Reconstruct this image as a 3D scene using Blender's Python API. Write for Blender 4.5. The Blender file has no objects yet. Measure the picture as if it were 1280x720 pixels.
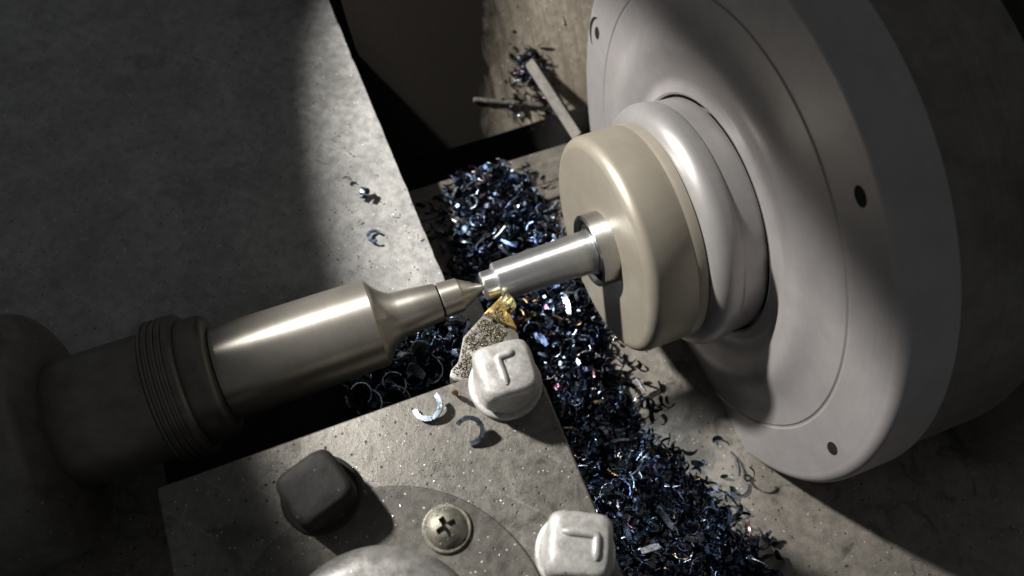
import bpy, bmesh, math, random
from mathutils import Vector, Matrix, noise
random.seed(7)
S = 0.001                                   # everything below is written in millimetres
scene = bpy.context.scene
COL = scene.collection

# ------------------------------------------------------------------ camera
cam_d = bpy.data.cameras.new('camera'); cam = bpy.data.objects.new('camera', cam_d); COL.objects.link(cam)
CR = Vector((.93152596, -.36271055, .02646577))      # camera right, up, back in world axes
CU = Vector((.31350259, .83776859, .44705695))
CB = Vector((-.18432446, -.40814806, .89411389))
CP = Vector((-50.37, -140.68, 297.83))
cam.matrix_world = Matrix(((CR.x, CU.x, CB.x, CP.x*S), (CR.y, CU.y, CB.y, CP.y*S), (CR.z, CU.z, CB.z, CP.z*S), (0, 0, 0, 1)))
cam_d.sensor_width = 36; cam_d.lens = 36*1000/1280
cam_d.clip_start = .01; cam_d.clip_end = 20
cam_d.dof.use_dof = True; cam_d.dof.focus_distance = .318; cam_d.dof.aperture_fstop = 8.5
scene.camera = cam

# ------------------------------------------------------------------ dim workshop air
w = bpy.data.worlds.new('World'); scene.world = w; w.use_nodes = True
bg = w.node_tree.nodes['Background']; bg.inputs[0].default_value = (.92, .96, 1, 1); bg.inputs[1].default_value = .10

# ------------------------------------------------------------------ work lamp, up and behind to the left
LP = Vector((-300, 265, 340)); LT = Vector((34, 16, -8))
ld = bpy.data.lights.new('work_lamp', 'SPOT'); lamp = bpy.data.objects.new('work_lamp', ld); COL.objects.link(lamp)
zb = (LP-LT).normalized(); xa = (CR - zb*CR.dot(zb)).normalized(); ya = zb.cross(xa)
ph = math.radians(7); xa, ya = xa*math.cos(ph)+ya*math.sin(ph), ya*math.cos(ph)-xa*math.sin(ph)
LK = 3.2                                              # cone stretched one way, shaped to leave the sides dim
lamp.matrix_world = Matrix(((xa.x, ya.x*LK, zb.x, LP.x*S), (xa.y, ya.y*LK, zb.y, LP.y*S), (xa.z, ya.z*LK, zb.z, LP.z*S), (0, 0, 0, 1)))
ld.spot_size = math.radians(19.3); ld.spot_blend = .22; ld.shadow_soft_size = .018
ld.energy = 39; ld.color = (1, .975, .94)
# added fill spot with no known source, brightens the swarf; weaker, narrow cone
l2 = bpy.data.lights.new('swarf_fill_lamp', 'SPOT'); lamp2 = bpy.data.objects.new('swarf_fill_lamp', l2); COL.objects.link(lamp2)
P2, T2 = Vector((20, -150, 430)), Vector((50, -96, -80))
lamp2.location = P2*S; lamp2.rotation_euler = (P2-T2).to_track_quat('Z', 'Y').to_euler()
l2.spot_size = math.radians(11.5); l2.spot_blend = .6; l2.shadow_soft_size = .012; l2.energy = 10; l2.color = (.93, .97, 1)
scene.view_settings.view_transform = 'Standard'; scene.view_settings.look = 'None'
scene.view_settings.exposure = 0; scene.view_settings.gamma = 1
scene.render.engine = 'CYCLES'

# ================================================================== helpers
def finish(me, smooth=35):
    if smooth:
        me.polygons.foreach_set('use_smooth', [True]*len(me.polygons))
        me.set_sharp_from_angle(angle=math.radians(smooth))
def tag(o, label=None, cat=None, group=None, kind=None):
    for k, v in (('label', label), ('category', cat), ('group', group), ('kind', kind)):
        if v: o[k] = v
    return o
def thing(name, label, cat, loc=(0, 0, 0), group=None):
    o = bpy.data.objects.new(name, None); COL.objects.link(o)
    o.location = Vector(loc)*S; o.empty_display_size = .01
    return tag(o, label, cat, group)
def mesh_obj(name, verts, faces, mat, parent=None, loc=None, smooth=35):
    """verts in world millimetres; the mesh is stored relative to its parent / loc"""
    org = Vector((0, 0, 0))
    q = parent
    while q is not None: org += q.location/S; q = q.parent
    if loc is not None: org += Vector(loc)
    me = bpy.data.meshes.new(name)
    me.from_pydata([(Vector(v)-org)*S for v in verts], [], faces)
    me.validate(); me.update(); finish(me, smooth)
    me.materials.append(mat)
    o = bpy.data.objects.new(name, me); COL.objects.link(o); o.parent = parent
    if loc is not None: o.location = Vector(loc)*S
    return o
def bm_obj(name, bm, mat, parent=None, loc=None, smooth=35):
    bmesh.ops.recalc_face_normals(bm, faces=bm.faces)
    bm.verts.index_update()
    v = [x.co.copy() for x in bm.verts]; f = [[q.index for q in p.verts] for p in bm.faces]
    bm.free()
    return mesh_obj(name, v, f, mat, parent, loc, smooth)
def revolve(prof, n=128, ax=(0, 0)):
    """prof: (x, r) from one closed end to the other, turned about the X axis"""
    v, f, rings = [], [], []
    for x, r in prof:
        if r < 1e-4: rings.append([len(v)]); v.append((x, ax[0], ax[1]))
        else:
            rings.append(list(range(len(v), len(v)+n)))
            for i in range(n):
                a = 2*math.pi*i/n; v.append((x, ax[0]+r*math.cos(a), ax[1]+r*math.sin(a)))
    for A, B in zip(rings, rings[1:]):
        for i in range(n):
            j = (i+1) % n
            if len(A) == 1 and len(B) == 1: continue
            if len(A) == 1: f.append((A[0], B[j], B[i]))
            elif len(B) == 1: f.append((A[i], A[j], B[0]))
            else: f.append((A[i], A[j], B[j], B[i]))
    return v, f
def rev_obj(name, prof, mat, parent, n=128, smooth=30):
    v, f = revolve(prof, n); return mesh_obj(name, v, f, mat, parent, None, smooth)
def fillet(x0, r0, x1, r1, k, n=6):
    """quarter round between two profile points; k=0 turns x first, 1 turns r first"""
    out = []
    for i in range(n+1):
        t = math.pi/2*i/n
        if k: out.append((x0+(x1-x0)*(1-math.cos(t)), r0+(r1-r0)*math.sin(t)))
        else: out.append((x0+(x1-x0)*math.sin(t), r0+(r1-r0)*(1-math.cos(t))))
    return out
def loft_z(secs, n=64, c=(0, 0), rot=0):
    """secs: (z, half size, superellipse exponent); closed top and bottom"""
    v, f, rings = [], [], []
    for z, s, e in secs:
        ring = []
        for i in range(n):
            a = 2*math.pi*i/n; ca, sa = math.cos(a), math.sin(a)
            r = s/((abs(ca)**e+abs(sa)**e)**(1/e)); b = a+rot
            ring.append(len(v)); v.append((c[0]+r*math.cos(b), c[1]+r*math.sin(b), z))
        rings.append(ring)
    for A, B in zip(rings, rings[1:]):
        for i in range(n): f.append((A[i], A[(i+1) % n], B[(i+1) % n], B[i]))
    f.append(tuple(reversed(rings[0]))); f.append(tuple(rings[-1]))
    return v, f
def prism(poly, z0, z1, bev=0, seg=2):
    bm = bmesh.new()
    vs = [bm.verts.new((x, y, z0)) for x, y in poly]
    face = bm.faces.new(vs); r = bmesh.ops.extrude_face_region(bm, geom=[face])
    for g in r['geom']:
        if isinstance(g, bmesh.types.BMVert): g.co.z = z1
    bmesh.ops.recalc_face_normals(bm, faces=bm.faces)
    if bev: bmesh.ops.bevel(bm, geom=list(bm.edges), offset=bev, segments=seg, profile=.5, affect='EDGES', clamp_overlap=True)
    return bm
def box(x0, x1, y0, y1, z0, z1, bev=0, seg=2):
    return prism([(x0, y0), (x1, y0), (x1, y1), (x0, y1)], z0, z1, bev, seg)
def tube(pts, r, n=10):
    v, f = [], []
    P = [Vector(p) for p in pts]
    for k, p in enumerate(P):
        d = (P[min(k+1, len(P)-1)]-P[max(k-1, 0)]).normalized()
        a = d.cross(Vector((.1, .2, 1))).normalized(); b = d.cross(a)
        rr = r[k] if isinstance(r, (list, tuple)) else r
        for i in range(n):
            t = 2*math.pi*i/n; v.append(p+a*(rr*math.cos(t))+b*(rr*math.sin(t)))
    for k in range(len(P)-1):
        for i in range(n):
            j = (i+1) % n; f.append((k*n+i, k*n+j, (k+1)*n+j, (k+1)*n+i))
    f.append(tuple(range(n-1, -1, -1))); f.append(tuple(range((len(P)-1)*n, len(P)*n)))
    return v, f

# ================================================================== materials
def new_mat(name):
    m = bpy.data.materials.new(name); m.use_nodes = True
    nt = m.node_tree; b = nt.nodes['Principled BSDF']
    def N(t, **kw):
        n = nt.nodes.new(t)
        for k, v in kw.items():
            if k.startswith('i_'): n.inputs[k[2:].replace('_', ' ')].default_value = v
            else: setattr(n, k, v)
        return n
    return m, nt, b, N, nt.links.new
def ramp(N, stops, interp='LINEAR'):
    r = N('ShaderNodeValToRGB'); r.color_ramp.interpolation = interp
    e = r.color_ramp.elements
    while len(e) < len(stops): e.new(.5)
    for q, (p, c) in zip(e, stops):
        q.position = p; q.color = (c, c, c, 1) if isinstance(c, (int, float)) else (*c, 1)
    return r
def mixc(N, L, fac, a, b, mode='MIX'):
    m = N('ShaderNodeMix', data_type='RGBA', blend_type=mode)
    for sock, val in ((m.inputs[0], fac), (m.inputs[6], a), (m.inputs[7], b)):
        if hasattr(val, 'is_output') or hasattr(val, 'links'): L(val, sock)
        else: sock.default_value = val if isinstance(val, float) else (*val, 1)
    return m.outputs[2]
def noise_n(N, L, vec, scale, detail=4, rough=.6, dist=0.):
    n = N('ShaderNodeTexNoise'); n.inputs['Scale'].default_value = scale; n.inputs['Detail'].default_value = detail
    n.inputs['Roughness'].default_value = rough; n.inputs['Distortion'].default_value = dist
    if vec is not None: L(vec, n.inputs['Vector'])
    return n.outputs['Fac']
def obj_vec(N, L, scale=(1000, 1000, 1000)):
    t = N('ShaderNodeTexCoord'); mp = N('ShaderNodeMapping'); mp.inputs['Scale'].default_value = scale
    L(t.outputs['Object'], mp.inputs['Vector']); return mp.outputs['Vector']
def turned_metal(name, col, col2, rough, rvar=.1, metallic=1., grooves=1.0, bump=.15, stain=.3, aniso=0., amp=.6):
    """lathe-turned surface: fine rings follow x on cylinders and the radius on faces"""
    m, nt, b, N, L = new_mat(name)
    v = obj_vec(N, L)
    s = N('ShaderNodeSeparateXYZ'); L(v, s.inputs[0])
    c = N('ShaderNodeCombineXYZ'); L(s.outputs[1], c.inputs[1]); L(s.outputs[2], c.inputs[2])
    ln = N('ShaderNodeVectorMath', operation='LENGTH'); L(c.outputs[0], ln.inputs[0])
    xr = N('ShaderNodeCombineXYZ'); L(s.outputs[0], xr.inputs[0]); L(ln.outputs['Value'], xr.inputs[1])
    fine = noise_n(N, L, xr.outputs[0], 3.2*grooves, 3, .7)
    broad = noise_n(N, L, xr.outputs[0], .35*grooves, 3, .5)
    blot = noise_n(N, L, v, .09, 5, .65, .4)
    base = mixc(N, L, ramp_out(N, L, blot, [(.35, 0.), (.7, 1.)]), col, col2)
    mixr = N('ShaderNodeMath', operation='MULTIPLY_ADD'); L(fine, mixr.inputs[0]); mixr.inputs[1].default_value = amp; mixr.inputs[2].default_value = 1-amp/2
    base = mixc(N, L, 1., base, mixr.outputs[0], 'MULTIPLY')
    L(base, b.inputs['Base Color'])
    r = N('ShaderNodeMath', operation='MULTIPLY_ADD'); L(broad, r.inputs[0]); r.inputs[1].default_value = rvar*2; r.inputs[2].default_value = rough-rvar
    r2 = N('ShaderNodeMath', operation='MULTIPLY_ADD'); L(blot, r2.inputs[0]); r2.inputs[1].default_value = stain*.3; L(r.outputs[0], r2.inputs[2])
    L(r2.outputs[0], b.inputs['Roughness']); b.inputs['Metallic'].default_value = metallic
    bp = N('ShaderNodeBump'); bp.inputs['Strength'].default_value = bump; bp.inputs['Distance'].default_value = .0002
    L(fine, bp.inputs['Height']); L(bp.outputs[0], b.inputs['Normal'])
    if aniso:
        b.inputs['Anisotropic'].default_value = aniso
        b.inputs['Anisotropic Rotation'].default_value = .25; tg = N('ShaderNodeTangent', direction_type='RADIAL', axis='X'); L(tg.outputs[0], b.inputs['Tangent'])
    return m
def ramp_out(N, L, src, stops):
    r = ramp(N, stops); L(src, r.inputs[0]); return r.outputs[0]
def worn(name, col, col2, dust, rough=.6, metallic=.2, grain=1., spk=.5, spots=.5, bump=.35, streak=None, stain=None, edge=None, spec=.5, scratch=0.):
    """cast or ground metal with blotches, oil stains, grit specks and pits"""
    m, nt, b, N, L = new_mat(name)
    v = obj_vec(N, L)
    big = noise_n(N, L, v, .035*grain, 6, .62, .6)
    mid = noise_n(N, L, v, .22*grain, 5, .65)
    fine = noise_n(N, L, v, 1.6*grain, 4, .7)
    c = mixc(N, L, ramp_out(N, L, big, [(.33, 0.), (.66, 1.)]), col, col2)
    c = mixc(N, L, ramp_out(N, L, mid, [(.4, 0.), (.75, .75)]), c, tuple(x*.62 for x in col2))
    g = ramp_out(N, L, fine, [(.3, .72), (.7, 1.22)])
    c = mixc(N, L, 1., c, g, 'MULTIPLY')
    if scratch:                                         # rubbed, criss-cross bright scratches
        for an, sc_ in ((.5, (900, 22, 22)), (-.75, (700, 16, 16))):
            tcn = N('ShaderNodeTexCoord'); rm = N('ShaderNodeMapping'); rm.inputs['Rotation'].default_value = (0, 0, an); L(tcn.outputs['Object'], rm.inputs['Vector'])
            mp = N('ShaderNodeMapping'); mp.inputs['Scale'].default_value = sc_; L(rm.outputs['Vector'], mp.inputs['Vector'])
            ns = noise_n(N, L, mp.outputs['Vector'], 1., 2, .5)
            c = mixc(N, L, ramp_out(N, L, ns, [(.64, 0.), (.72, scratch)]), c, tuple(min(.8, x*1.9) for x in col))
            c = mixc(N, L, ramp_out(N, L, ns, [(.26, scratch*.8), (.34, 0.)]), c, tuple(x*.4 for x in col2))
    if stain:
        st = noise_n(N, L, v, .05, 4, .7, 1.2)
        c = mixc(N, L, ramp_out(N, L, st, [(.55, 0.), (.68, .8)]), c, stain)
    if streak:
        vs = obj_vec(N, L, (220, 12, 12))
        sk = noise_n(N, L, vs, 1., 5, .7, .3)
        c = mixc(N, L, ramp_out(N, L, sk, [(.45, 0.), (.75, .85)]), c, streak)
        sk2 = noise_n(N, L, obj_vec(N, L, (500, 40, 40)), 1., 3, .7, .6)
        c = mixc(N, L, ramp_out(N, L, sk2, [(.66, 0.), (.74, .7)]), c, dust)
    vo = N('ShaderNodeTexVoronoi'); vo.inputs['Scale'].default_value = .55*grain; vo.inputs['Randomness'].default_value = 1; L(v, vo.inputs['Vector'])
    sel = N('ShaderNodeMath', operation='GREATER_THAN'); sel.inputs[1].default_value = 1-.22*spk
    sc = N('ShaderNodeSeparateColor'); L(vo.outputs['Color'], sc.inputs[0]); L(sc.outputs[0], sel.inputs[0])
    dot = ramp_out(N, L, vo.outputs['Distance'], [(.13, 1.), (.26, 0.)])
    mm = N('ShaderNodeMath', operation='MULTIPLY'); L(sel.outputs[0], mm.inputs[0]); L(dot, mm.inputs[1])
    c = mixc(N, L, mm.outputs[0], c, dust)
    vo2 = N('ShaderNodeTexVoronoi'); vo2.inputs['Scale'].default_value = .3*grain; L(v, vo2.inputs['Vector'])
    sc2 = N('ShaderNodeSeparateColor'); L(vo2.outputs['Color'], sc2.inputs[0])
    sel2 = N('ShaderNodeMath', operation='GREATER_THAN'); sel2.inputs[1].default_value = 1-.3*spots; L(sc2.outputs[1], sel2.inputs[0])
    pit = ramp_out(N, L, vo2.outputs['Distance'], [(.08, 1.), (.2, 0.)])
    m2 = N('ShaderNodeMath', operation='MULTIPLY'); L(sel2.outputs[0], m2.inputs[0]); L(pit, m2.inputs[1])
    c = mixc(N, L, m2.outputs[0], c, (.02, .02, .02))
    if edge:                                            # painted shade: noisy fade to near black toward the sheet's left
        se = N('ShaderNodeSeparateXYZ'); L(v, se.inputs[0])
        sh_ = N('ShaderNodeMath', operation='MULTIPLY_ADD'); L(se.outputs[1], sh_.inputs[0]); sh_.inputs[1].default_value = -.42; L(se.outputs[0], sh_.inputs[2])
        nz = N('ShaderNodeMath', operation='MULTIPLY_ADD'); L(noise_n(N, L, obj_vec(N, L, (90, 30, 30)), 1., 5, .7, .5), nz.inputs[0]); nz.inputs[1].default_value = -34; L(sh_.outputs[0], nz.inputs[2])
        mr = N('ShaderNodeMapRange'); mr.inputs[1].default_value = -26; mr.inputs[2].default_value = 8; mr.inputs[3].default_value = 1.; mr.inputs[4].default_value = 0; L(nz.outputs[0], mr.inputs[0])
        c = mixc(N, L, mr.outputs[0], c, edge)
    b.inputs['Specular IOR Level'].default_value = spec
    L(c, b.inputs['Base Color']); b.inputs['Metallic'].default_value = metallic
    L(ramp_out(N, L, mid, [(.3, rough+.12), (.7, rough-.12)]), b.inputs['Roughness'])
    h = N('ShaderNodeMath', operation='MULTIPLY_ADD'); L(fine, h.inputs[0]); h.inputs[1].default_value = .5; L(mid, h.inputs[2])
    h2 = N('ShaderNodeMath', operation='ADD'); L(h.outputs[0], h2.inputs[0]); L(mm.outputs[0], h2.inputs[1])
    h3 = N('ShaderNodeMath', operation='SUBTRACT'); L(h2.outputs[0], h3.inputs[0]); L(m2.outputs[0], h3.inputs[1])
    bp = N('ShaderNodeBump'); bp.inputs['Strength'].default_value = bump; bp.inputs['Distance'].default_value = .0005
    L(h3.outputs[0], bp.inputs['Height']); L(bp.outputs[0], b.inputs['Normal'])
    return m
def swarf_mat(name, stops, rough=.22):
    """heat-tinted steel chips: one temper colour per chip"""
    m, nt, b, N, L = new_mat(name)
    g = N('ShaderNodeNewGeometry'); oi = N('ShaderNodeObjectInfo')
    ad = N('ShaderNodeMath', operation='ADD'); L(g.outputs['Random Per Island'], ad.inputs[0]); L(oi.outputs['Random'], ad.inputs[1])
    fr = N('ShaderNodeMath', operation='FRACT'); L(ad.outputs[0], fr.inputs[0])
    r = ramp(N, stops); L(fr.outputs[0], r.inputs[0])
    v = obj_vec(N, L); nz = noise_n(N, L, v, .9, 3, .6)
    c = mixc(N, L, 1., r.outputs[0], ramp_out(N, L, nz, [(.3, .45), (.75, 1.5)]), 'MULTIPLY')
    L(c, b.inputs['Base Color']); b.inputs['Metallic'].default_value = 1
    L(ramp_out(N, L, nz, [(.3, rough), (.7, rough+.2)]), b.inputs['Roughness'])
    bp = N('ShaderNodeBump'); bp.inputs['Strength'].default_value = .4; bp.inputs['Distance'].default_value = .0003
    L(noise_n(N, L, v, 2.5, 3, .7), bp.inputs['Height']); L(bp.outputs[0], b.inputs['Normal'])
    return m
M = {}
M['bright'] = turned_metal('bright_turned_steel', (.74, .74, .74), (.64, .63, .62), .30, .05, metallic=.92, grooves=1.2, bump=.06, stain=.1, aniso=.9, amp=.35)
M['ring'] = turned_metal('bright_collar_steel', (.60, .60, .60), (.48, .48, .48), .33, .06, grooves=.8, bump=.06, stain=.1, aniso=.8, amp=.3)
M['disc'] = turned_metal('brown_disc_steel', (.285, .255, .203), (.245, .22, .176), .40, .05, metallic=.4, grooves=.5, bump=.03, stain=.15, aniso=.2, amp=.12)
M['center'] = turned_metal('bronze_grey_steel', (.335, .312, .272), (.275, .255, .222), .36, .05, metallic=.78, grooves=.7, bump=.04, stain=.2, aniso=.75, amp=.2)
M['chuck'] = turned_metal('pale_chuck_iron', (.30, .282, .278), (.26, .245, .24), .46, .06, metallic=.4, grooves=.35, bump=.05, stain=.2, amp=.2)
M['boss'] = turned_metal('pale_boss_steel', (.36, .345, .335), (.31, .297, .29), .36, .05, metallic=.55, grooves=.25, bump=.02, stain=.2, aniso=.3, amp=.1)
M['quill'] = turned_metal('dark_quill_steel', (.16, .148, .128), (.11, .10, .088), .4, .08, metallic=.8, grooves=.5, bump=.1)
M['slab'] = worn('scuffed_grey_iron', (.33, .324, .308), (.22, .216, .206), (.55, .55, .53), .5, .25, 1., .25, .9, .4, stain=(.15, .145, .135), scratch=.13)
M['post'] = worn('oily_post_steel', (.175, .163, .142), (.112, .104, .09), (.46, .44, .40), .5, .4, 1.2, .5, 1., .6, stain=(.05, .045, .038), scratch=.22)
M['cover'] = worn('oily_cover_steel', (.115, .106, .09), (.06, .055, .047), (.46, .44, .40), .5, .3, 1.2, .6, .8, .4)
M['bolt'] = worn('worn_bolt_steel', (.43, .418, .395), (.35, .34, .32), (.62, .6, .56), .42, .35, 1.6, .1, .3, .25)
M['hub'] = worn('satin_hub_steel', (.25, .24, .225), (.20, .19, .18), (.4, .4, .38), .40, .55, 1., .15, .2, .15)
M['screw'] = worn('oiled_screw_brass', (.22, .21, .17), (.13, .122, .098), (.5, .48, .42), .45, .7, 1.6, .5, .9, .5)
M['dark'] = worn('shade_dark_iron', (.028, .026, .024), (.016, .015, .014), (.07, .07, .07), .6, 0., 1., .3, .4, .3, spec=.12)
M['bed'] = worn('oily_bed_iron', (.235, .215, .185), (.15, .135, .115), (.42, .41, .38), .5, .15, 1., .5, 1., .4, stain=(.05, .046, .04))
M['rail'] = worn('oily_shaded_rail_iron', (.13, .117, .098), (.085, .076, .064), (.3, .29, .27), .45, .2, 1., .4, 1., .4, stain=(.03, .028, .024))  # darker than the bed iron to paint in the shadow on the rails
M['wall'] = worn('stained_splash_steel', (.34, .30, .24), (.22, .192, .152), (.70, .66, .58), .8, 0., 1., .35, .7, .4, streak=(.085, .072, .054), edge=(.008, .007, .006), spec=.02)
M['paint'] = worn('dim_side_paint', (.12, .112, .098), (.075, .07, .062), (.2, .2, .19), .5, 0., .8, .3, .6, .25)  # paint set dark so the machine's sides look dimly lit
M['holder'] = worn('grey_holder_steel', (.20, .19, .17), (.13, .124, .11), (.42, .39, .33), .5, .3, 1.4, .4, .4, .3)
M['insert'] = worn('gold_carbide_coating', (.46, .32, .11), (.34, .23, .075), (.7, .6, .36), .35, .75, 2., .4, .3, .2)
M['rod'] = worn('scaly_grey_steel', (.15, .138, .115), (.07, .065, .056), (.45, .43, .40), .65, .2, 2.4, .8, 1., .6)
M['shade_fill'] = worn('painted_shade_black', (.02, .019, .018), (.012, .012, .011), (.03, .03, .03), .8, 0., 1., .1, .1, .1, spec=.08)  # near-black colour that paints in shade in gaps and hollows
M['swarf'] = swarf_mat('blue_black_swarf', [(0, (.012, .015, .020)), (.40, (.018, .024, .036)), (.56, (.03, .045, .085)), (.64, (.09, .125, .19)), (.70, (.02, .022, .028)), (.80, (.03, .036, .05)), (.84, (.42, .50, .60)), (.92, (.30, .42, .62)), (.945, (.08, .14, .34)), (.965, (.50, .36, .16)), (.985, (.40, .18, .36)), (1, (.6, .66, .72))], .17)  # palest stops paint in glints, the rest are temper colours
M['blue'] = swarf_mat('blue_steel_curl', [(0, (.16, .30, .58)), (1, (.30, .42, .60))], .25)
M['silver'] = swarf_mat('silver_steel_curl', [(0, (.55, .62, .70)), (1, (.70, .72, .74))], .22)
M['pale'] = swarf_mat('pale_blue_curl', [(0, (.30, .40, .50)), (1, (.40, .48, .56))], .25)
M['temper'] = swarf_mat('dark_temper_curl', [(0, (.24, .29, .35)), (1, (.34, .40, .46))], .25)
M['brown'] = swarf_mat('bronze_steel_flake', [(0, (.45, .27, .12)), (1, (.50, .36, .20))], .3)
M['gold'] = swarf_mat('straw_crumbs', [(0, (.26, .21, .12)), (.3, (.12, .105, .08)), (.55, (.32, .285, .22)), (.7, (.14, .125, .10)), (.88, (.42, .395, .34)), (1, (.26, .21, .11))], .45)
M['straw'] = swarf_mat('pale_straw_chip', [(0, (.85, .80, .52)), (1, (.80, .80, .60))], .2)

# ================================================================== the setting: lathe bed, trough, splash slope
bed = mesh_obj('lathe_bed', *(lambda b: ([v.co.copy() for v in b.verts], [[q.index for q in p.verts] for p in b.faces]))(
    (lambda b: (b.verts.index_update(), b)[1])(box(-420, 460, -330, 48, -130, -80, 1.5))), M['bed'], smooth=35)
tag(bed, kind='structure')
for n_, y0, y1, z1, bv in (('bed_rail', 48.6, 75, -80.6, 1.2), ('bed_rail', 75.6, 86.5, -78.5, 1.5), ('bed_rail', 87.1, 109, -80, 1.5)):
    bm_obj(n_, box(-420, 460, y0, y1, -130, z1, bv), M['rail'], bed)
trough = bm_obj('trough_floor', box(-30, 520, 109.6, 345, -240, -220), M['shade_fill']); tag(trough, kind='structure')  # near-black colour stands in for the shade behind the rails
def slope_panel():
    bm = bmesh.new(); nx, ny = 50, 24; g = []
    x0, x1 = 46, 520; y0, y1, z0, z1 = 147, 330, -127+19*227/202, 100
    for j in range(ny+1):
        row = []
        for i in range(nx+1):
            u, v = i/nx, j/ny; y = y0+(y1-y0)*v; xl = -6+1.5*noise.noise(Vector((y*.08, 1, 1))); x = xl+(x1-xl)*u; z = z0+(z1-z0)*v
            d = 1.6*noise.noise(Vector((x*.012, y*.02, 3)))
            row.append(bm.verts.new((x, y+d*.6, z+d)))
        g.append(row)
    for j in range(ny):
        for i in range(nx): bm.faces.new((g[j][i], g[j][i+1], g[j+1][i+1], g[j+1][i]))
    r = bmesh.ops.extrude_face_region(bm, geom=list(bm.faces))
    for q in r['geom']:
        if isinstance(q, bmesh.types.BMVert): q.co += Vector((0, 3, -3))
    return bm
cav = bm_obj('shade_backing', box(-30, 120, 333, 345, -219.8, 140), M['shade_fill']); tag(cav, kind='structure')  # backing added so the gap behind the sheet stays dark
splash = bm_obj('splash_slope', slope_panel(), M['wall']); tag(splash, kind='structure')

# ================================================================== grey slab (tailstock base wing) at the left
slab = thing('iron_slab', 'scuffed pale grey cast iron slab with chipped edge beside the dark trough', 'slab', (-120, 160, -80))
def slab_bm():
    poly = [(-13, 330)]
    n = 60                                             # the edge is a little chipped
    for i in range(n+1):
        t = i/n; poly.append((-13+5.0*t+.55*noise.noise(Vector((t*28, 2, 5)))+.25*noise.noise(Vector((t*90, 2, 5))), 328-296*t))
    poly += [(-8, 30), (-400, 30), (-400, 330)]
    bm = bmesh.new()
    top = [bm.verts.new((x, y, -48)) for x, y in poly]; f = bm.faces.new(top)
    r = bmesh.ops.inset_region(bm, faces=[f], thickness=2.4, depth=0)
    for v in top: v.co.z -= 1.3
    edges = [e for e in bm.edges if all(q in top for q in e.verts)]
    r = bmesh.ops.extrude_edge_only(bm, edges=edges)
    nv = [q for q in r['geom'] if isinstance(q, bmesh.types.BMVert)]
    for v in nv: v.co.z = -79.5
    bmesh.ops.contextual_create(bm, geom=[e for e in r['geom'] if isinstance(e, bmesh.types.BMEdge) and all(q in nv for q in e.verts)])
    return bm
bm_obj('slab_body', slab_bm(), M['slab'], slab, smooth=50)

# ================================================================== tailstock with quill, live centre
ts = thing('tailstock', 'dark tailstock casting with round quill barrel pointing at the live center', 'tailstock', (-210, 0, 0))
rev_obj('quill', [(-300, 0), (-300, 25), (-112, 25)] + fillet(-112, 25, -108, 21, 0, 5) + [(-108, 0)], M['quill'], ts)
rev_obj('barrel', [(-420, 0), (-420, 47), (-176, 47)] + fillet(-176, 47, -168, 39, 0, 6) + [(-166, 30), (-166, 0)], M['paint'], ts)
rev_obj('lock_ring', [(-131, 0), (-131, 27)] + sum([[(-130+k*2.4, 28.4), (-129.2+k*2.4, 28.4), (-128.9+k*2.4, 27.8), (-128.1+k*2.4, 27.8)] for k in range(4)], []) + [(-119.5, 28.4), (-118.5, 27.4), (-118.5, 0)], M['quill'], ts)
bm_obj('pedestal', box(-420, -182, -38, 38, -47.8, -20, 6, 3), M['paint'], ts)
lc = thing('live_center', 'bronze grey steel live center with stepped barrel and pointed cone', 'live center', (-60, 0, 0))
rev_obj('body', [(-107.6, 0), (-107.6, 19), (-60, 18.6), (-46.5, 18.3), (-45.6, 17.7)] + [(-45.6+10*t, 9.7+8*(1-t)**2.1) for t in (.1, .2, .32, .45, .6, .75, .9, 1)] + [(-30, 9.2), (-20, 7.9), (-19.4, 7.5), (-19.4, 0)], M['center'], lc)
rev_obj('groove', [(-19.6, 0), (-19.6, 6.7), (-18.5, 6.7), (-18.5, 0)], M['shade_fill'], lc, 96)
rev_obj('nose', [(-18.7, 0), (-18.7, 7.2), (-18.3, 7.6), (-10.6, 7.2), (-10, 6.8), (-10, 0)], M['center'], lc)
rev_obj('cone_point', [(-10.2, 0), (-10.2, 6.75), (-4.5, 3.6), (-4.2, 3.2), (1.0, .7), (1.6, 0)], M['center'], lc)

# ================================================================== turned workpiece
wp = thing('turned_shaft', 'bright turned steel shaft with brown flange disc held between chuck and center', 'shaft', (20, 0, 0))
rev_obj('end_spigot', [(0.4, 0), (0.4, 1.2), (0, 1.8), (0, 5.9), (.4, 6.3), (6.2, 6.3), (6.2, 0)], M['bright'], wp)
rev_obj('journal', [(5.6, 0), (5.6, 7.9), (6.1, 8.4), (27, 9.0), (48, 9.5), (55, 9.5), (55, 0)], M['bright'], wp, 160)
rev_obj('inner_ring', [(48.4, 9.3), (48.4, 10.0), (48.7, 10.4), (54.6, 10.4), (54.6, 9.3), (48.4, 9.3)], M['ring'], wp)
rev_obj('collar', [(54.6, 9.0), (54.6, 14.0), (48.2, 14.2), (47.8, 14.5), (47.8, 15.4), (48.3, 15.9), (56.6, 15.9), (56.6, 9.0), (54.6, 9.0)], M['ring'], wp)
rev_obj('recess', [(50.2, 9.6), (50.2, 14.15), (54.5, 14.05), (54.5, 9.6), (50.2, 9.6)], M['shade_fill'], wp)  # black ring filling the collar gap, its shade put into colour
rev_obj('flange_disc', [(55.6, 0), (55.6, 16.2), (55.3, 17.5), (53.4, 43.6)] + fillet(53.4, 43.8, 57.7, 48, 1, 8) + [(73.0, 48), (73.2, 47.9), (73.7, 47.9), (73.9, 48), (77.6, 48), (78.4, 47.2), (78.4, 0)], M['disc'], wp, 192)
rev_obj('rear_boss', [(78, 0), (78, 47)] + fillet(78.4, 48, 85, 54, 1, 8) + fillet(85.2, 54, 91, 52.5, 0, 5) + [(101, 52.2), (101, 0)], M['boss'], wp, 192)

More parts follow.
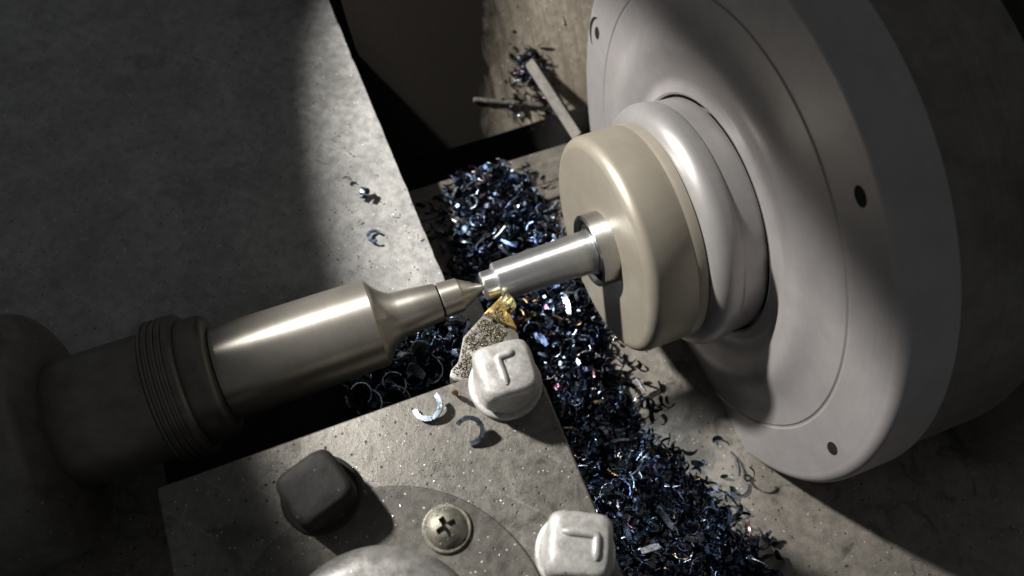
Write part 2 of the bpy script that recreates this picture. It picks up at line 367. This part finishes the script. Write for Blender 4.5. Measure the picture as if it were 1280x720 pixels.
# ================================================================== chuck and headstock
ch = thing('chuck', 'pale grey round chuck with dished face and screw pocket behind the flange disc', 'chuck', (120, 0, 0))
cp = [(108, 0), (108, 53.5), (100.8, 53.5), (100.2, 54.5)]
for i in range(97):
    r = 54.5+(119-54.5)*i/96; t = (r-54.5)/64.5
    cp.append((100.2+1.6*math.exp(-((r-59)/4)**2)-3.4*math.exp(-((r-75)/9)**2)+1.5*t+(.5 if 97.2 < r < 98.6 else 0), r))
cp += fillet(101.7, 119.2, 106, 123.5, 1, 6) + [(122, 123.5), (122, 0)]
rev_obj('face_plate', cp, M['chuck'], ch, 224)
rev_obj('rear_body', [(121.8, 0), (121.8, 121), (165, 121), (168, 118), (168, 0)], M['quill'], ch, 160)  # darker steel than the face plate, painting in the dim right side
def disc_face(x, cy, cz, ry, rz, th, n=28, ang=0):
    v = []
    for k in (0, 1):
        for i in range(n):
            a = 2*math.pi*i/n; yy, zz = ry*math.cos(a), rz*math.sin(a)
            v.append((x+k*th, cy+yy*math.cos(ang)-zz*math.sin(ang), cz+yy*math.sin(ang)+zz*math.cos(ang)))
    f = [tuple(range(n)), tuple(range(2*n-1, n-1, -1))]+[(i, n+i, n+(i+1) % n, (i+1) % n) for i in range(n)]
    return v, f

for k in range(6):                                      # black discs paint in shaded screw holes, the first with a crescent
    th = math.radians(60*k+.3); cs, sn = math.cos(th), math.sin(th)
    dv, df = disc_face(101.45, 111.5, .5, 2.6, 3.6, 3)
    mesh_obj('hole_shade_disc', [(x, y*cs-z*sn, y*sn+z*cs) for x, y, z in dv], df, M['shade_fill'], ch)
    if k: continue
    v, f = [], []
    for i in range(25):
        t = i/24; a = math.radians(-60+125*t); wd = .35+1.5*math.sin(math.pi*t)
        for x in (101.4, 104):
            for q in (-.5, .5): v.append((x, 110.5+(8.2+q*wd)*math.cos(a), -1.2+(8.2+q*wd)*1.25*math.sin(a)))
    for i in range(24):
        a = 4*i; b = a+4; f += [(a, a+1, b+1, b), (a+2, a+3, b+3, b+2), (a, a+2, b+2, b), (a+1, a+3, b+3, b+1)]
    f += [(0, 1, 3, 2), (96, 97, 99, 98)]
    mesh_obj('pocket', [(x, y*cs-z*sn, y*sn+z*cs) for x, y, z in v], f, M['shade_fill'], ch)
hs = thing('headstock', 'headstock casting in paint darkened as shade behind the chuck', 'headstock', (260, 0, -80))
rev_obj('spindle_nose', [(167, 0), (167, 62), (196, 62), (196, 0)], M['quill'], hs, 96)
bm_obj('casting', box(195, 455, -140, 140, -79.6, 130, 14, 4), M['paint'], hs)

# ================================================================== tool post
TZ = 22
tp = thing('tool_post', 'oily brown grey square tool post with clamp bolts and a round cover', 'tool post', (-65, -105, -80))
bm_obj('top_plate', prism([(3.4, -43), (2.2, -170), (-134, -170), (-134, -43)], 10, TZ, 1.1, 3), M['post'], tp)
bm_obj('core', box(-106, -24, -142, -62, -12, 9.8, 1), M['dark'], tp)
bm_obj('base_block', box(-134, 3, -170, -42.5, -44, -12.2, 1.2), M['post'], tp)
bm_obj('cross_slide', box(-150, 4, -230, 27, -79.6, -44.3, 2), M['shade_fill'], tp)  # coloured near black in place of the shadow under the live center
CC = (-75.96, -121.2)
def cover():
    v, f = loft_z([(TZ+.02, 52.9, 2), (TZ+.9, 52.9, 2), (TZ+1.2, 52.5, 2)], 128, CC); return v, f
cv = mesh_obj('round_cover', *cover(), M['cover'], tp)
HC = (-78.5, -122.5)
mesh_obj('lever_hub', *loft_z([(TZ+1.25, 34, 2), (TZ+11, 34, 2), (TZ+15, 33, 2), (TZ+18.4, 30, 2), (TZ+20.2, 26, 2), (TZ+20.8, 18, 2), (TZ+21, 8, 2)], 96, HC), M['hub'], tp)
def bolt(c, rot, name='clamp_bolt', mat=M['bolt'], label=None, h=19.):
    s = 10.5; k = h/19
    secs = [(TZ+.03, 13.4, 2), (TZ+2.0, 13.4, 2), (TZ+2.5, 12.9, 2), (TZ+2.6, 11.4, 2.1), (TZ+4.2, 11.2, 2.3), (TZ+5.4*k, 11.0, 3.2), (TZ+7*k, s, 5.2), (TZ+15*k, s, 5.2),
            (TZ+16.6*k, s*.965, 5.0), (TZ+17.7*k, s*.91, 4.6), (TZ+18.5*k, s*.83, 4.2), (TZ+18.8*k, s*.77, 4.0), (TZ+18.85*k, s*.4, 3), (TZ+18.9*k, s*.05, 2)]
    v, f = loft_z(secs, 72, c, rot)
    v = [Vector(p)+Vector((1, .8, .6))*(.16*noise.noise(Vector(p)*.16)+.07*noise.noise(Vector(p)*.6)) for p in v]
    b = mesh_obj(name, v, f, mat, tp, (c[0]+65, c[1]+105, TZ+80), 60)
    if label: b['label'] = label
    return b
def mark(b, c, rot, pts, r=1.5):
    """raised L-shaped stroke on a bolt head, drawn as one rounded tube bent at the corner"""
    P = []
    for (x0, y0), (x1, y1) in zip(pts, pts[1:]):
        for i in range(9): t = i/9; P.append((x0+(x1-x0)*t, y0+(y1-y0)*t))
    P.append(pts[-1])
    for _ in range(2): P = [P[0]]+[((a[0]+2*m[0]+z[0])/4, (a[1]+2*m[1]+z[1])/4) for a, m, z in zip(P, P[1:], P[2:])]+[P[-1]]
    W = [(c[0]+x*math.cos(rot)-y*math.sin(rot), c[1]+x*math.sin(rot)+y*math.cos(rot), TZ+18.6) for x, y in P]
    n = len(W); rr = [r*min(1, .5+.5*min(i, n-1-i)/1.5) for i in range(n)]
    v, f = tube(W, rr, 12)
    v = [Vector((p[0], p[1], TZ+18.6+(p[2]-TZ-18.6)*.9)) for p in v]
    mesh_obj('raised_mark', v, f, M['bolt'], b, None, 60)
B1, R1 = (-10.2, -50.8), math.radians(-4)
b1 = bolt(B1, R1, label='worn pale square bolt head with raised mark next to the gold insert')
mark(b1, B1, R1, [(-1.6, -6.2), (-2.0, 4.2), (4.2, 4.6)])
B2, R2 = (-9.6, -113.6), math.radians(-117)
b2 = bolt(B2, R2, label='worn pale square bolt head with raised mark beside the round cover')
mark(b2, B2, R2, [(-3.4, -6.0), (-3.4, 5.0), (4.6, 5.0)])
b3 = bolt((-82.5, -65.5), .3, 'clamp_bolt', M['dark'], 'bolt head darkened as shade at the rim of the round cover', 15)  # dark colour paints in the shadow on this bolt

# pan head screw with cross recess
SC = (-46.6, -91.2); SZ = TZ+1.25
sw_ = mesh_obj('washer', *loft_z([(SZ, 8.2, 2), (SZ+.7, 8.2, 2), (SZ+1.0, 7.8, 2), (SZ+1.05, 6, 2)], 64, SC), M['screw'], tp)
def screw_head():
    bm = bmesh.new(); n = 180; R = 6.9; rings = []
    prof = [(1.0, 0.15)]+[(1-.999*i/60, .15+3.1*(1-(1-i/60)**2.4)) for i in range(1, 61)]
    for q, z in prof:
        ring = []
        for i in range(n):
            a = 2*math.pi*i/n; x, y = R*q*math.cos(a), R*q*math.sin(a)
            th = math.radians(12); u, w_ = x*math.cos(th)+y*math.sin(th), -x*math.sin(th)+y*math.cos(th)
            arm = max(min(1, (.95-abs(u))/.3)*min(1, (3.5-abs(w_))/.4), min(1, (.95-abs(w_))/.3)*min(1, (3.5-abs(u))/.4), min(1, (1.5-math.hypot(u, w_))/.4))
            if min(.95-abs(u), 3.5-abs(w_)) < 0 and min(.95-abs(w_), 3.5-abs(u)) < 0 and math.hypot(u, w_) > 1.5: arm = 0
            ring.append(bm.verts.new((SC[0]+x, SC[1]+y, SZ+1.0+z-2.6*max(0, arm))))
        rings.append(ring)
    for A, B in zip(rings, rings[1:]):
        for i in range(n): bm.faces.new((A[i], A[(i+1) % n], B[(i+1) % n], B[i]))
    bm.faces.new(rings[-1])
    return bm
sh = bm_obj('pan_head_screw', screw_head(), M['screw'], tp, smooth=50); sh['label'] = 'oily domed cross-head screw on the round cover'

# ================================================================== cutting tool
ct = thing('cutting_tool', 'grey steel tool holder with gold triangular insert touching the shaft', 'cutting tool', (-8, -40, -12))
HP = [(3.2, -10.4), (-4.2, -11.6), (-15.3, -18.0), (-20.8, -27.4), (-24.6, -29.6), (-26.2, -32.2), (-25, -34.6), (-22, -36), (-22, -140), (-2, -140), (1.5, -46), (6.0, -25.0)]
bm_obj('holder', prism(HP, -11.8, -.6, .7, 2), M['holder'], ct)
bm_obj('insert', prism([(5.4, -7.4), (-4.2, -12.4), (5.9, -23.6)], -.6, 2.2, .35, 2), M['insert'], ct)
bm_obj('clamp_plate', prism([(-6, -15.5), (-13, -19), (-17, -27), (-13, -40), (0, -40), (3.5, -26)], -.5, 1.9, .5, 2), M['holder'], ct)

# ================================================================== chips
def chip_geo(R, wid, th, arc, pitch, seg, taper=.5):
    """curled strip: a bent ribbon with thickness, lying on its edge round local Z"""
    v, f = [], []
    for k in range(seg+1):
        t = k/seg; a = arc*(t-.5); w2 = wid*(1-taper*abs(2*t-1)**3)/2
        ca, sa = math.cos(a), math.sin(a); z = pitch*(t-.5)
        for rr in (R-th/2, R+th/2):
            for s in (-1, 1): v.append(Vector((rr*ca-R*.6, rr*sa, z+s*w2)))
    for k in range(seg):
        a, b = 4*k, 4*k+4
        f += [(a, a+1, b+1, b), (a+3, a+2, b+2, b+3), (a+2, a, b, b+2), (a+1, a+3, b+3, b+1)]
    f += [(0, 2, 3, 1), (4*seg, 4*seg+1, 4*seg+3, 4*seg+2)]
    return v, f
def rnd_chip():
    q = random.random()
    if q > .97: return chip_geo(random.uniform(1.2, 2.2), random.uniform(.8, 1.4), .2, random.uniform(7, 14), random.uniform(5, 11), 22, .2)
    if q < .5: return chip_geo(random.uniform(1.1, 2.6), random.uniform(.7, 2.0), .2, random.uniform(1.2, 4.2), random.uniform(0, 1.2), 5)
    if q < .85: return chip_geo(random.uniform(3, 10), random.uniform(.8, 2.1), .22, random.uniform(.35, 1.0), random.uniform(-.5, .5), 3)
    return chip_geo(random.uniform(2.0, 3.4), random.uniform(.6, 1.2), .18, random.uniform(2, 5), random.uniform(.5, 3), 8)
def rot_rand(): return Matrix.Rotation(random.uniform(0, 6.28), 3, 'Z') @ Matrix.Rotation(random.uniform(-1.4, 1.4), 3, 'X') @ Matrix.Rotation(random.uniform(0, 6.28), 3, 'Z')
def inside(p, poly):
    x, y = p; c = False
    for (x0, y0), (x1, y1) in zip(poly, poly[1:]+poly[:1]):
        if (y0 > y) != (y1 > y) and x < (x1-x0)*(y-y0)/(y1-y0)+x0: c = not c
    return c
def edge_dist(p, poly):
    q = Vector(p); best = 1e9
    for a, b in zip(poly, poly[1:]+poly[:1]):
        a, b = Vector(a), Vector(b); t = max(0, min(1, (q-a).dot(b-a)/(b-a).length_squared)); best = min(best, (q-a-(b-a)*t).length)
    return best
HA = [(26, 107), (44, 108), (58, 97), (62, 76), (61, 56), (56, 38), (40, 30), (12, 40), (6, 60), (10, 90)]
HB = [(8, 30), (56, 38), (60, 24), (64, -3), (60, -18), (57, -37), (60, -56), (65, -74), (78, -106), (84, -150), (4.5, -160), (5, -60), (5, -20)]
def height(p, poly, hmax): return hmax*(1-math.exp(-edge_dist(p, poly)/9.0))*(.75+.5*noise.noise(Vector((p[0]*.06, p[1]*.06, 1))))
def heap(name, poly, hmax, n, label, fringe, base=-80., size=1.):
    xs = [p[0] for p in poly]; ys = [p[1] for p in poly]
    V, F = [], []
    # packed lower layers: a mound of fused fine chips
    st = 2.5; idx = {}
    nx, ny = int((max(xs)-min(xs))/st)+2, int((max(ys)-min(ys))/st)+2
    for j in range(ny):
        for i in range(nx):
            p = (min(xs)+i*st, min(ys)+j*st)
            if inside(p, poly):
                idx[i, j] = len(V); V.append(Vector((p[0], p[1], base-.3+max(0, height(p, poly, hmax)-1.6)+random.uniform(-.6, .6))))
    for (i, j) in list(idx):
        if all(k in idx for k in ((i+1, j), (i, j+1), (i+1, j+1))): F.append((idx[i, j], idx[i+1, j], idx[i+1, j+1], idx[i, j+1]))
    k = 0; nm = len(F)
    while k < n:
        p = (random.uniform(min(xs)-12, max(xs)+14), random.uniform(min(ys), max(ys)))
        ins = inside(p, poly)
        if not ins:
            if (p[0] < 20 and p[1] < 35) or p[0] < -5 or p[1] > 106 or random.random() > fringe*math.exp(-edge_dist(p, poly)/5.5): continue
        z = base+.8+(height(p, poly, hmax) if ins else 0)+(random.uniform(-1.8, .9) if ins else 0)
        v, f = rnd_chip(); v = [q*size for q in v]; R = rot_rand(); o = len(V); c = Vector((p[0], p[1], z))
        if not ins:
            mz = min((R @ q).z for q in v); c.z = base+.1-mz
        V += [c+R @ q for q in v]; F += [tuple(o+i for i in t) for t in f]; k += 1
    h = mesh_obj(name, V, F, M['swarf'], None, (sum(xs)/len(xs), sum(ys)/len(ys), base), 40)
    h.data.materials.append(M['shade_fill'])
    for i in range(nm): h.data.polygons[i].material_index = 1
    tag(h, label, 'swarf', kind='stuff')
    return h
heap('swarf_heap', HA, 9, 1100, 'dark heap of steel swarf on the bed rails behind the shaft', .4, size=1.5)
heap('swarf_heap', HB, 10, 2900, 'glittering blue black bed of steel swarf between tool post and flange disc', .5, size=1.6)

heap('swarf_heap', [(-70, -40), (-6, -41), (-4, 0), (-14, 12), (-50, 10), (-70, -5)], 5, 420, 'dark heap of broad steel ribbons under the live center', 0, -44.3, 2.0)

# chips one can tell apart on top of the heaps
protos = []
for k in range(14):
    v, f = chip_geo(*([(2.2, 1.3, .2, 3.6, .8, 10), (3.2, 1.5, .22, 4.4, 1.5, 14), (8, 1.5, .22, .75, .3, 5), (1.7, 1.1, .2, 2.6, .2, 8), (12, 1.9, .22, .55, .4, 5), (2.6, 1.9, .22, 2.0, 1.2, 8), (4.0, 1.1, .2, 2.2, 2.5, 10)][k % 7]), .3+.3*(k > 6))
    me = bpy.data.meshes.new('chip'); me.from_pydata([q*S*(1.55 if k < 7 else 1.2) for q in v], [], f); me.update(); finish(me, 40)
    me.materials.append(M['silver'] if k in (2, 9, 4, 3) else M['brown'] if k == 13 else M['blue'] if k in (0, 8, 5, 10) else M['swarf']); protos.append(me)
def chip_on(poly, hmax, n, label, group):
    xs = [p[0] for p in poly]; ys = [p[1] for p in poly]; k = 0
    while k < n:
        p = (random.uniform(min(xs), max(xs)), random.uniform(min(ys), max(ys)))
        if not inside(p, poly): continue
        o = bpy.data.objects.new('steel_chip', random.choice(protos)); COL.objects.link(o)
        R = rot_rand(); o.rotation_euler = R.to_euler()
        o.location = Vector((p[0], p[1], -79.0+height(p, poly, hmax)+random.uniform(0, .8)))*S
        hue = {'silver_steel_curl': 'bright silver ', 'blue_steel_curl': 'blue tempered ', 'bronze_steel_flake': 'bronze tinted ', 'blue_black_swarf': 'dark tempered '}[o.data.materials[0].name]
        tag(o, hue+label, 'chip', group); k += 1
chip_on(HA, 9, 80, 'curled steel chip on the dark swarf heap behind the shaft', 'chips on the swarf heap behind the shaft')
chip_on(HB, 10, 210, 'curled steel chip on the blue swarf beside the tool post', 'chips on the swarf beside the tool post')

def curl(name, label, geo, c, rot, mat, group=None, z=None):
    """one loose curl; z = the surface it lies on"""
    v, f = geo; R = Matrix.Rotation(rot[2], 3, 'Z') @ Matrix.Rotation(rot[0], 3, 'X') @ Matrix.Rotation(rot[1], 3, 'Y')
    v = [R @ q for q in v]; mz = min(q.z for q in v); c = Vector((c[0], c[1], (z-mz+.02) if z is not None else c[2]))
    o = mesh_obj(name, [c+q for q in v], f, mat, None, c, 40)
    return tag(o, label, 'chip', group)
D = math.radians
curl('steel_chip', 'blue silver C-shaped steel curl lying on the tool post', chip_geo(4.7, 1.5, 1.7, D(215), .6, 24, .5), (-38.4, -51.5), (D(14), D(6), D(-78)), M['pale'], z=TZ)
curl('steel_chip', 'dark hooked steel curl with silver rim lying on the tool post', chip_geo(4.6, 2.2, 1.6, D(235), 2.4, 24, .5), (-25.8, -62.6), (D(22), D(-12), D(15)), M['temper'], z=TZ)
curl('steel_chip', 'thin bronze flake lying near the bolt head on the tool post', chip_geo(16, 2.2, .4, D(24), .2, 6, .7), (-28.6, -54.2), (D(80), 0, D(88)), M['brown'], z=TZ)
curl('steel_chip', 'vivid blue oval steel curl lying on the grey slab', chip_geo(3.4, 1.4, 1.0, D(255), .5, 26, .3), (-34.4, 68.2), (D(10), 0, D(150)), M['blue'], z=-48)
curl('steel_chip', 'dark coiled steel chip lying on the grey slab', chip_geo(2.8, 3.0, .4, D(300), 2.2, 18, .3), (-29.2, 93), (D(70), D(10), D(30)), M['swarf'], z=-48)
curl('steel_chip', 'small pale hooked chip lying on the grey slab', chip_geo(2.6, 1.8, .4, D(150), .5, 10, .4), (-36, 104), (D(30), 0, D(80)), M['silver'], z=-48)
for k, (x, y) in enumerate([(-26, 90), (-24, 87), (-31, 100), (-20, 78), (-38, 80), (-14, 60), (-20, 45), (-44, 62), (-48, 90), (-29, 120), (-33, 135)]):
    curl('steel_splinter', 'tiny dark steel splinter lying on the grey slab', chip_geo(random.uniform(2, 5), random.uniform(.5, .9), .25, random.uniform(.3, .8), 0, 4), (x, y), (D(random.uniform(0, 80)), 0, random.uniform(0, 6)), M['swarf'], 'splinters on the grey slab', z=-48)
curl('steel_chip', 'large open ring of blue steel on the swarf under the flange disc', chip_geo(4.6, 2.0, .4, D(310), 2.5, 28, .2), (58, 10, -67), (D(30), D(10), D(40)), M['pale'])
curl('steel_chip', 'thin pale sliver of steel standing up under the flange disc', chip_geo(14, .8, .3, D(40), .2, 8, .8), (69, -6, -73.5), (D(70), D(30), D(120)), M['pale'])
for k, (x, y, rz) in enumerate([(36, 96, 1.0), (46.5, 94, 2.3), (52.5, 92.5, 2.0), (42, 97, .7), (48.5, 83, 2.6), (45, 67, 2.8)]):
    curl('steel_chip', 'long straight pale steel chip on the dark swarf heap behind the shaft', chip_geo(22, 2.2, .3, D(random.uniform(16, 24)), .3, 5, .3), (x, y, -71.5), (D(random.uniform(55, 85)), D(random.uniform(-12, 12)), rz), M['pale'], 'long chips on the heap behind the shaft')
# straw-coloured chip just being cut
curl('steel_chip', 'pale straw coloured chip curling off the shaft at the insert', chip_geo(3.0, 4.2, .6, D(230), 3.0, 24, .3), (6.6, -11.4, 4.0), (D(35), D(30), D(60)), M['straw'])
curl('steel_chip', 'pale straw coloured splinter lying along the gold insert', chip_geo(9, 2.6, .6, D(55), .5, 8, .5), (5.9, -18.4, 3.4), (D(70), 0, D(96)), M['straw'])
for k, (x, y) in enumerate([(24, 12), (28, 17), (30, 9), (34, 14), (26, 6), (33, 20)]):
    curl('steel_chip', 'orange bronze steel flake on the swarf next to the insert', chip_geo(random.uniform(3, 6), random.uniform(1.6, 2.4), .3, random.uniform(.5, 1.3), .4, 6), (x, y, -69.5), (random.uniform(-.7, .7), random.uniform(-.7, .7), random.uniform(0, 6)), M['brown'], 'bronze chips next to the insert')
# fine crumbs on the tool holder
V, F = [], []
CR_POLY = [(2.5, -11.5), (-4.2, -12.6), (-14.6, -18.6), (-20.2, -27.6), (-24.6, -30.6), (-23, -34), (-17, -36), (-8, -31), (3, -22)]
cnt = 0
while cnt < 1700:
    p = (random.uniform(-26, 4), random.uniform(-37, -9))
    if not inside(p, CR_POLY) or noise.noise(Vector((p[0]*.25, p[1]*.25, 9))) < random.uniform(-.45, .35): continue
    v, f = chip_geo(random.uniform(.2, .5), random.uniform(.18, .42), .14, random.uniform(1, 3.5), .2, 3); R = rot_rand(); o = len(V)
    on_ins = inside(p, [(5.4, -7.4), (-5.4, -13.0), (5.9, -24.2)]); on_cl = inside(p, [(-6, -15.5), (-13, -19), (-17, -27), (-13, -40), (0, -40), (3.5, -26)])
    c = Vector((p[0], p[1], (2.45 if on_ins else 2.15 if on_cl else -.3)+random.uniform(0, .35))); V += [c+R @ q for q in v]; F += [tuple(o+i for i in t) for t in f]; cnt += 1
tag(mesh_obj('fine_crumbs', V, F, M['gold'], None, (-10, -22, 0), 40), 'fine straw coloured crumbs scattered over the tool holder', 'crumbs', kind='stuff')
# grit on the tool post and slab
def grit(name, label, n, x0, x1, y0, y1, z, mat, keep=lambda p: True, sz=(.12, .42)):
    V, F = [], []; k = 0
    while k < n:
        p = (random.uniform(x0, x1), random.uniform(y0, y1))
        if not keep(p): continue
        s = random.uniform(*sz)*random.uniform(.5, 1); o = len(V); zz = z(p) if callable(z) else z
        R = rot_rand()
        pts = [Vector((s*random.uniform(.6, 1.5), 0, 0)), Vector((-s, s*.3, 0)), Vector((0, s, s*.4)), Vector((0, -s*.8, s*.3)), Vector((0, 0, s)), Vector((0, 0, -s*.7))]
        c = Vector((p[0], p[1], zz+s*.3)); V += [c+R @ q for q in pts]
        F += [(o, o+2, o+4), (o+2, o+1, o+4), (o+1, o+3, o+4), (o+3, o, o+4), (o+2, o, o+5), (o+1, o+2, o+5), (o+3, o+1, o+5), (o, o+3, o+5)]; k += 1
    return tag(mesh_obj(name, V, F, mat, None, ((x0+x1)/2, (y0+y1)/2, z if not callable(z) else TZ), 0), label, 'grit', kind='stuff')
def tz(p): return TZ+1.2 if math.hypot(p[0]-CC[0], p[1]-CC[1]) < 52.6 else TZ
grit('metal_grit', 'fine metal grit dusted over the tool post top', 420, -110, 2, -150, -44.5, tz, M['silver'],
     lambda p: min(math.hypot(p[0]-B1[0], p[1]-B1[1]), math.hypot(p[0]-B2[0], p[1]-B2[1])) > 15 and math.hypot(p[0]-HC[0], p[1]-HC[1]) > 34 and random.random() < .25+.75*max(0, noise.noise(Vector((p[0]*.05, p[1]*.05, 4)))+.3))
grit('metal_grit', 'fine dark grit dusted over the grey slab', 240, -110, -14, 22, 180, -48, M['swarf'], sz=(.15, .5))

# big blue ribbons on the cross slide between tailstock and tool post
rib = [((-38, -7), 6.0, 4.6, 200, 50, 30, 10), ((-46, -12), 5.5, 3.4, 230, 20, 10, 60), ((-53, -15), 5.5, 3.2, 260, 10, 0, 130), ((-31, -5), 9.0, 6.0, 80, 30, 10, 100), ((-36, -15), 9.0, 5.2, 70, 35, 30, 80), ((-24, -9), 7, 4.0, 90, 20, 0, 200), ((-58, -22), 6, 3.4, 220, 15, 10, 300), ((-46, -22), 8, 3.6, 120, 30, 0, 20), ((-18, -16), 5, 3.0, 160, 30, 20, 90), ((-60, -12), 5, 3.2, 200, 30, 0, 40), ((-42, -2), 6, 4, 150, 20, 15, 220), ((-28, -16), 6, 4, 140, 25, 15, 320)]
for k, (c, R, wd, arc, rx, ry, rz) in enumerate(rib):
    curl('steel_ribbon', ('broad pale blue' if k % 3 else 'broad silver')+' steel ribbon on the dark swarf under the live center', chip_geo(R, wd, .4, D(arc), R*.5, 24, .4), c, (D(rx), D(ry), D(rz)), M['pale' if k % 3 else 'silver'], 'ribbons under the live center', z=-39)

# ================================================================== scrap at the foot of the splash slope
def slope_z(y): return -127+(y-128)*227/202
a, b_ = Vector((53.5, 162, slope_z(162)+2.5)), Vector((95, 152, slope_z(152)+2.5))
o = mesh_obj('steel_rod', *tube([a+(b_-a)*(i/12)+Vector((0, .3*math.sin(i*2.1), .2*math.sin(i*1.3))) for i in range(13)], 1.45, 12), M['rod'], None, a)
tag(o, 'thin scaly steel rod lying level across the splash slope', 'rod')
a, b_ = Vector((93.5, 169, slope_z(169)+4)), Vector((98.5, 107, -76.2))
o = mesh_obj('steel_bar', *tube([a+(b_-a)*(i/10) for i in range(11)], 4.3, 4), M['rod'], None, a, 20)
tag(o, 'pale square steel bar leaning up the stained splash slope', 'bar')
for k, (x, y, rz, sx) in enumerate([(117, 183, .2, 20), (121.5, 181, 2.2, 14), (125, 180.5, .9, 22), (112, 190, 1.5, 16), (78, 190, 1.3, 25)]):
    curl('steel_sliver', 'bright steel sliver stuck to the stained splash slope', chip_geo(sx*.4, 1.0, .3, D(40), .2, 5), (x, y, slope_z(y)+.6), (D(40), 0, rz), M['silver'], 'slivers on the splash slope')
V, F = [], []
for k in range(210):
    q = random.random(); cx, cy = (90, 169) if q < .6 else (98, 154) if q < .9 else (80, 156)
    p = (random.gauss(cx, 5), random.gauss(cy, 4.5)); v, f = rnd_chip(); R = rot_rand(); o_ = len(V)
    c = Vector((p[0], p[1], slope_z(p[1])+random.uniform(.8, 3.5))); V += [c+R @ t for t in v]; F += [tuple(o_+i for i in t) for t in f]
tag(mesh_obj('swarf_cluster', V, F, M['swarf'], None, (84, 160, slope_z(160)), 40), 'clump of dark swarf caught round the steel bar on the slope', 'swarf', kind='stuff')
